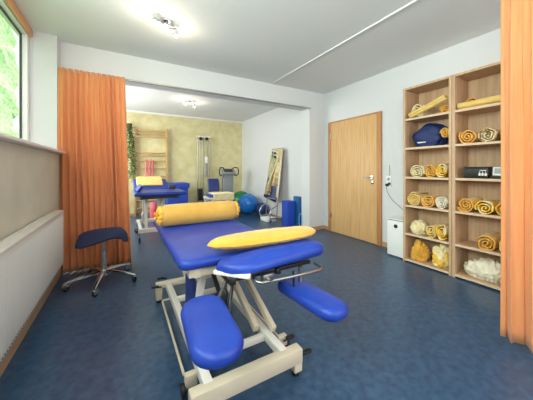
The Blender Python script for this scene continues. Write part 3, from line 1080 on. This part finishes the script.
# ------------------------------------------------------------------ ceiling lamps
def lamp(label, x, y, ang, power):
    root = thing('ceiling_lamp', label, 'lamp', (x, y, ZC))
    B().lathe((x, y, ZC - 0.03), [(0.035, 0), (0.048, 0.006), (0.05, 0.03)]).build('ceiling_rose', 'chrome', root)
    d = Vector((cos(ang), sin(ang), 0))
    c = Vector((x, y, ZC - 0.045))
    arm = B()
    pts = []
    for i in range(11):
        t = -1 + 2 * i / 10
        pts.append(c + d * t * 0.10 + Vector((-d.y, d.x, 0)) * 0.025 * sin(t * pi))
    arm.tube(pts, 0.008, 10)
    arm.tube([c, c + Vector((0, 0, 0.03))], 0.01)
    arm.build('arm', 'chrome', root)
    for sgn in (-1, 1):
        e_ = c + d * sgn * 0.10
        ax = (Vector((-d.y * 0.3 * sgn, d.x * 0.3 * sgn, -1)) + d * sgn * 0.35).normalized()
        sp = B().lathe(e_ + Vector((0, 0, 0.01)), [(0.012, 0), (0.022, 0.01), (0.03, 0.045), (0.034, 0.062), (0.031, 0.062), (0.02, 0.045)], ax, 20)
        s1 = sp.build('spot_head', 'chrome', root)
        B().ball(e_ + ax * 0.058, 0.021, 1, 10).build('bulb', 'bulb', s1)
        l = bpy.data.lights.new('bulb_light', 'POINT')
        l.energy = power
        l.color = (1.0, 0.86, 0.66)
        l.shadow_soft_size = 0.03
        o = bpy.data.objects.new('bulb_light', l)
        COL.objects.link(o)
        o.parent = root
        o.location = e_ + ax * 0.12 - root.location
lamp('chrome two-spot ceiling lamp in the front part of the room', 0.36, 2.60, radians(20), 1.2)
lamp('chrome two-spot ceiling lamp in the rear room beyond the beam', 1.23, 5.40, radians(200), 1.2)

# ------------------------------------------------------------------ rear room
# wall bars
wb = thing('wall_bars', 'tall wooden wall bars on the yellow back wall', 'wall bars', (0.62, YB - 0.08, 0))
for x in (0.255, 0.985):
    B().box(x - 0.018, x + 0.018, YB - 0.13, YB - 0.031, 0, 2.20, 0.003).build('upright', 'bars', wb)
for z in (2.125, 2.05, 1.955, 1.565, 1.50, 1.37, 1.18, 0.974, 0.78, 0.58, 0.38, 0.18):
    yy = YB - 0.145 if z == 1.955 else YB - 0.085
    B().tube([(0.265, yy, z), (0.975, yy, z)], 0.019, 10).build('rung', 'bars', wb)
bd = thing('exercise_band', 'pink exercise bands looped over a rung of the wall bars', 'exercise band', (0.56, YB - 0.13, 1.37))
for i, (dx, l_) in enumerate(((-0.05, 0.42), (0.03, 0.5), (0.10, 0.40))):
    x = 0.55 + dx
    g = B()
    yb = YB - 0.085
    pts = [(x, yb - 0.026, 1.38 - l_), (x - 0.01, yb - 0.028, 1.20), (x, yb - 0.026, 1.37), (x, yb, 1.398), (x + 0.01, yb + 0.024, 1.37), (x + 0.02, yb + 0.026, 1.38 - l_ + 0.1)]
    g.tube(pts, 0.013, 8)
    g.build('band', 'pink', bd)
B().box(0.47, 0.53, YB - 0.16, YB - 0.11, 0.90, 1.0, 0.01).build('band_handle', 'pink', bd)

# climbing plant beside the wall bars
iv = thing('trailing_plant', 'trailing green plant hanging at the left of the wall bars', 'plant', (0.12, 6.86, 2.25))
B().lathe((0.12, 6.86, 2.14), [(0.045, 0), (0.06, 0.03), (0.07, 0.11), (0.075, 0.115), (0.06, 0.11)]).build('pot', 'stem', iv)
B().tube([(0.12, 6.90, 2.24), (0.12, 6.99, 2.26)], 0.006).build('wall_hook', 'steel', iv)
rg = random.Random(12)
st, lf = B(), B()
for s_i in range(9):
    x, y, z = 0.12 + rg.uniform(-0.05, 0.05), 6.86 + rg.uniform(-0.05, 0.04), 2.25
    pts = [(0.12, 6.86, 2.20), (x, y, z)]
    tgt = 0.15 + rg.uniform(-0.09, 0.10)
    end = rg.uniform(0.85, 1.6)
    while z > end:
        z -= 0.045
        x += (tgt - x) * 0.12 + rg.uniform(-0.018, 0.018)
        y += rg.uniform(-0.015, 0.015)
        y = min(max(y, 6.76), 6.95)
        pts.append((x, y, z))
        for q in range(2):
            a = rg.uniform(0, 2 * pi)
            L = rg.uniform(0.055, 0.09)
            d = Vector((cos(a), min(sin(a), 0.3), rg.uniform(-0.7, 0.2))).normalized()
            sd = d.cross(Vector((0, 0, 1))).normalized() * L * 0.36
            p = Vector((x, y, z))
            nrm = sd.cross(d).normalized() * L * 0.15
            lf.add([p, p + d * L * .35 + sd, p + d * L, p + d * L * .35 - sd, p + d * L * .5 + nrm], [(0, 1, 4), (1, 2, 4), (2, 3, 4), (3, 0, 4)])
    st.tube(pts, 0.003, 5)
st.build('stem', 'stem', iv)
lf.build('foliage', 'leaf', iv, angle=20)

# positioning cube
pc = thing('positioning_cube', 'blue vinyl foam block standing at the yellow wall behind the rear couch', 'foam block', (1.15, 6.5, 0))
B().pad(0.91, 1.38, 6.23, 6.74, 0.0, 0.70, 0.02, 0.015, 0.0).build('lower_block', 'foam_blue', pc)
B().pad(0.88, 1.41, 6.20, 6.77, 0.70, 0.82, 0.03, 0.02, 0.004).build('top_cushion', 'foam_blue', pc)

# cable pulley on the back wall
pt_ = thing('cable_pulley', 'tall chrome cable pulley tower mounted on the yellow back wall', 'pulley tower', (1.95, YB - 0.1, 0))
for x in (1.78, 1.93, 2.11):
    B().tube([(x, YB - 0.10, 0.08), (x, YB - 0.10, 2.05)], 0.015, 12).build('guide_rail', 'steel', pt_)
for z in (0.05, 2.03):
    B().box(1.75, 2.14, YB - 0.14, YB - 0.031, z, z + 0.05, 0.005).build('rail_mount', 'white_metal', pt_)
for i in range(9):
    B().box(1.80, 1.91, YB - 0.135, YB - 0.065, 0.30 + i * 0.036, 0.332 + i * 0.036, 0.004).build('weight_plate', 'dark', pt_)
B().tube([(2.02, YB - 0.13, 1.50), (2.02, YB - 0.13, 2.02)], 0.005).build('cable', 'steel', pt_)
B().tube([(1.855, YB - 0.12, 0.6), (1.855, YB - 0.12, 2.02)], 0.005).build('cable', 'steel', pt_)
pw = B()
pw.cyl((2.02, YB - 0.16, 2.0), 0.045, 0.02, 'Y')
pw.cyl((1.855, YB - 0.16, 2.0), 0.045, 0.02, 'Y')
pw.build('pulley_wheel', 'black', pt_)
B().box(1.975, 2.055, YB - 0.16, YB - 0.11, 1.34, 1.50, 0.012).build('carriage', 'white', pt_)
B().box(1.99, 2.04, YB - 0.16, YB - 0.11, 0.95, 1.30, 0.01).build('slider', 'grey', pt_)

# vibration trainer
vt = thing('vibration_trainer', 'grey vibration training platform with curved handlebars beside the balls', 'exercise machine', (2.42, 6.30, 0))
B().pad(2.14, 2.555, 5.98, 6.50, 0.02, 0.17, 0.05, 0.03, 0.0).build('platform', 'grey', vt)
cm = B()
VX = 2.45
mt_ = Matrix.Translation((VX, 6.38, 0.15)) @ Matrix.Rotation(radians(2), 4, 'X')
cm.box(-0.15, 0.15, -0.045, 0.045, 0.0, 0.92, 0.02, 3, mt_)
cm.build('column', 'grey', vt)
mt_ = Matrix.Translation((VX, 6.33, 1.09)) @ Matrix.Rotation(radians(35), 4, 'X')
cs = B().box(-0.19, 0.19, -0.12, 0.12, -0.03, 0.03, 0.015, 3, mt_).build('console', 'grey', vt)
B().box(-0.12, 0.12, -0.06, 0.08, 0.0302, 0.034, 0.001, 1, mt_).build('display', 'dark', cs)
for s_ in (-1, 1):
    B().tube([(VX + s_ * 0.15, 6.36, 1.02), (VX + s_ * 0.22, 6.30, 0.98), (VX + s_ * 0.265, 6.26, 1.04), (VX + s_ * 0.27, 6.25, 1.14), (VX + s_ * 0.24, 6.26, 1.20), (VX + s_ * 0.15, 6.30, 1.20), (VX + s_ * 0.12, 6.34, 1.16)], 0.015, 10).build('handlebar', 'black', vt)
B().tube([(VX - 0.12, 6.32, 1.0), (VX - 0.20, 6.24, 0.9), (VX - 0.20, 6.24, 0.6), (VX - 0.13, 6.32, 0.4)], 0.008).build('strap_cable', 'black', vt)

# gym balls
for name, lab, mt_n, x, y, r_ in (
        ('gym_ball', 'bright blue gym ball in front of the green ball', 'ball_blue', 2.83, 5.86, 0.26),
        ('gym_ball', 'green gym ball by the wall behind the blue ball', 'ball_green', 2.87, 6.44, 0.275),
        ('gym_ball', 'small dark navy ball against the right wall beside the blue ball', 'ball_navy', 2.99, 5.42, 0.165)):
    g = B().ball((x, y, r_), r_, 1, 24)
    bb = g.build(name, mt_n, base=(x, y, 0))
    tag(bb, lab, 'ball')
    B().cyl((x - r_ * 0.72, y - r_ * 0.68, r_ * 1.05), 0.012, 0.02, 'Y').build('valve_plug', 'white', bb)

# couch with raised back in the rear room (seen in the mirror too)
cc = thing('treatment_couch', 'blue couch with upright backrest and cream cover before the pulley tower', 'treatment couch', (2.0, 5.6, 0))
B().pad(1.68, 2.16, 5.28, 5.80, 0.535, 0.595, 0.04, 0.024, 0.003).build('seat_pad', 'blue', cc)
m = Matrix.Translation((1.72, 5.54, 0.58)) @ Matrix.Rotation(radians(-12), 4, 'Y') @ Matrix.Rotation(radians(8), 4, 'Z')
m2 = Matrix.Translation((1.86, 5.72, 0.63)) @ Matrix.Rotation(radians(76), 4, 'X')
B().pad(-0.14, 0.14, 0.0, 0.31, -0.03, 0.03, 0.04, 0.024, 0.003, m2).build('backrest', 'blue_dark', cc)
B().bar((1.86, 5.77, 0.52), (1.86, 5.79, 0.75), 0.04, 0.02).build('backrest_hinge', 'white_metal', cc)
f = B()
for y in (5.32, 5.76):
    f.bar((1.62, y, 0.51), (2.14, y, 0.51), 0.035, 0.045)
    f.bar((1.62, y, 0.10), (2.14, y, 0.10), 0.035, 0.045)
    f.bar((1.66, y, 0.10), (2.08, y, 0.49), 0.03, 0.035)
    f.bar((2.08, y, 0.10), (1.66, y, 0.49), 0.03, 0.035)
for x in (1.63, 2.12):
    f.bar((x, 5.32, 0.51), (x, 5.76, 0.51), 0.03, 0.04)
    f.bar((x, 5.32, 0.10), (x, 5.76, 0.10), 0.03, 0.04)
f.bar((1.52, 5.30, 0.52), (1.66, 5.30, 0.52), 0.03, 0.03)
f.bar((1.52, 5.30, 0.40), (1.66, 5.30, 0.40), 0.03, 0.03)
f.bar((1.53, 5.30, 0.40), (1.53, 5.30, 0.54), 0.03, 0.03)
f.build('frame', 'white_metal', cc)
for (x, y) in ((1.63, 5.32), (2.12, 5.32), (1.63, 5.76), (2.12, 5.76)):
    caster(cc, x, y, 0.09, 0.028)
cv = B().pad(1.70, 2.18, 5.255, 5.64, 0.598, 0.625, 0.03, 0.012, 0.005)
cv.pad(1.70, 2.18, 5.250, 5.277, 0.47, 0.62, 0.012, 0.011, 0.0)
tag(cv.build('folded_cover', 'cream', base=(1.96, 5.5, 0.562)), 'cream folded cover lying on the seat of the rear couch', 'cover')

# second couch at the left of the rear room
c2 = thing('treatment_couch', 'blue couch on a white metal frame near the wall bars, behind the bolster', 'treatment couch', (0.5, 4.6, 0))
B().pad(0.14, 0.90, 4.12, 4.90, 0.745, 0.80, 0.05, 0.024, 0.003).build('mattress_pad', 'blue', c2)
m = Matrix.Translation((0.45, 4.92, 0.775)) @ Matrix.Rotation(radians(24), 4, 'X')
B().pad(-0.29, 0.29, 0.0, 0.42, -0.025, 0.03, 0.05, 0.024, 0.003, m).build('raised_pad', 'blue', c2)
m = Matrix.Translation((0.19, 4.55, 0.80)) @ Matrix.Rotation(radians(-55), 4, 'Y')
B().pad(0.0, 0.12, -0.3, 0.3, -0.02, 0.02, 0.03, 0.018, 0.003, m).build('side_bolster', 'blue', c2)
f = B()
for x in (0.24, 0.78):
    f.bar((x, 4.2, 0.715), (x, 5.2, 0.715), 0.04, 0.05)
f.bar((0.24, 4.25, 0.715), (0.78, 4.25, 0.715), 0.04, 0.05)
f.bar((0.24, 5.15, 0.715), (0.78, 5.15, 0.715), 0.04, 0.05)
f.build('upper_frame', 'dark', c2)
f = B()
for x in (0.24, 0.62):
    f.bar((x, 4.3, 0.21), (x, 5.1, 0.21), 0.04, 0.045)
f.box(0.20, 0.66, 4.27, 4.31, 0.17, 0.235, 0.004)
f.box(0.20, 0.66, 5.08, 5.12, 0.17, 0.235, 0.004)
f.build('base_frame', 'white_metal', c2)
for x in (0.32, 0.56):
    B().bar((x, 4.38, 0.22), (x, 4.55, 0.71), 0.045, 0.04).build('lift_arm', 'white_metal', c2)
    B().bar((x, 5.02, 0.22), (x, 4.85, 0.71), 0.045, 0.04).build('lift_arm', 'white_metal', c2)
B().tube([(0.32, 4.52, 0.62), (0.56, 4.52, 0.62)], 0.016).build('cross_tube', 'white_metal', c2)
B().tube([(0.28, 4.33, 0.30), (0.25, 4.30, 0.44), (0.28, 4.46, 0.46)], 0.012).build('foot_lever', 'white_metal', c2)
for i, (x, y) in enumerate(((0.22, 4.33), (0.64, 4.33), (0.22, 5.06), (0.64, 5.06))):
    caster(c2, x, y, 0.20, 0.045, 0.4 * i)
g = B()
m = Matrix.Translation((0.43, 5.0, 0.845)) @ Matrix.Rotation(radians(24), 4, 'X')
g.pad(-0.22, 0.22, 0.0, 0.36, 0.0, 0.03, 0.03, 0.012, 0.003, m)
tag(g.build('folded_towel', 'yellow_pale', base=(0.43, 5.1, 0.85)), 'pale yellow towel lying on the raised end of the couch near the wall bars', 'towel')
g = B().box(0.72, 0.83, 4.74, 4.86, 0.805, 0.875, 0.01)
tag(g.build('tissue_box', 'dark', base=(0.77, 4.8, 0.805)), 'small dark box at the corner of the couch near the wall bars', 'box')

# pink foam roller
g = B().cyl((0.60, 6.20, 0), 0.075, 0.45, 'Z', bev=0.012)
tag(g.build('foam_roller', 'pink', base=(0.60, 6.20, 0)), 'pink foam roller standing on the floor beneath the couch near the wall bars', 'foam roller')

# standing mirror on casters
mr = thing('standing_mirror', 'tall tilted mirror on a wheeled chrome stand against the right wall', 'mirror', (2.85, 4.7, 0))
p0, p1 = Vector((2.84, 5.07, 0.52)), Vector((2.88, 4.56, 0.42))
q0, q1 = Vector((3.045, 5.04, 1.63)), Vector((3.045, 4.58, 1.62))
ux = (p1 - p0).normalized()
uz = (q0 - p0).normalized()
nn = ux.cross(uz).normalized()
def slab(a, b_, c_, d_, t0, t1):
    vs = [p + nn * t0 for p in (a, b_, c_, d_)] + [p + nn * t1 for p in (a, b_, c_, d_)]
    return vs, [(0, 1, 2, 3), (7, 6, 5, 4), (0, 4, 5, 1), (1, 5, 6, 2), (2, 6, 7, 3), (3, 7, 4, 0)]
if nn.x > 0:
    nn = -nn
B().add(*slab(p0, p1, q1, q0, 0.0, 0.006)).build('mirror_glass', 'mirror', mr, smooth=False)
B().add(*slab(p0, p1, q1, q0, -0.02, -0.001)).build('backing_board', 'wood_shelf', mr, smooth=False)
f = B()
for a, b_ in ((p0, p1), (p1, q1), (q1, q0), (q0, p0)):
    f.tube([a, b_], 0.008, 8)
f.build('mirror_frame', 'steel', mr)
f = B()
for y in (4.60, 5.06):
    f.tube([(2.74, y, 0.09), (3.06, y, 0.09)], 0.014)
    f.tube([(2.90, y, 0.09), (2.93, y, 0.5), (3.02, y, 1.2)], 0.012)
    f.tube([(2.74, y, 0.09), (2.72, y, 0.20), (2.78, y, 0.30), (2.86, y, 0.34), (2.91, y, 0.36)], 0.012)
f.tube([(2.90, 4.60, 0.10), (2.90, 5.06, 0.10)], 0.014)
f.build('stand', 'chrome', mr)
for (x, y) in ((2.75, 4.60), (3.05, 4.60), (2.75, 5.06), (3.05, 5.06)):
    caster(mr, x, y, 0.085, 0.03)
g = B().box(2.70, 2.94, 4.68, 4.98, 0.002, 0.085, 0.01)
tag(g.build('personal_scale', 'white', base=(2.82, 4.83, 0.0)), 'flat white box on the floor under the standing mirror', 'scale')

# upright blue blocks at the pillar
g = B().pad(2.83, 3.03, 4.10, 4.30, 0.0, 0.51, 0.015, 0.012, 0.0)
tag(g.build('foam_block', 'foam_blue', base=(2.93, 4.2, 0)), 'bright blue upright foam block beside the mirror stand', 'foam block')
g = B().pad(3.05, 3.13, 4.00, 4.20, 0.0, 0.60, 0.015, 0.012, 0.0)
tag(g.build('foam_mat', 'foam_teal', base=(3.09, 4.1, 0)), 'taller teal blue mat standing between the blue block and the wall', 'mat')
hp_ = B()
pts = [(3.015 + 0.10 * cos(2 * pi * i / 28) * 0.2, 3.90 + 0.08 * cos(2 * pi * i / 28), 0.152 + 0.14 * sin(2 * pi * i / 28)) for i in range(29)]
hp_.tube(pts, 0.006, 8, cap=False)
tag(hp_.build('hoop', mat('rubber_light_blue', (130, 190, 235), 0.5), base=(3.015, 3.90, 0.0)), 'thin light blue ring leaning by the teal mat at the pillar', 'ring')
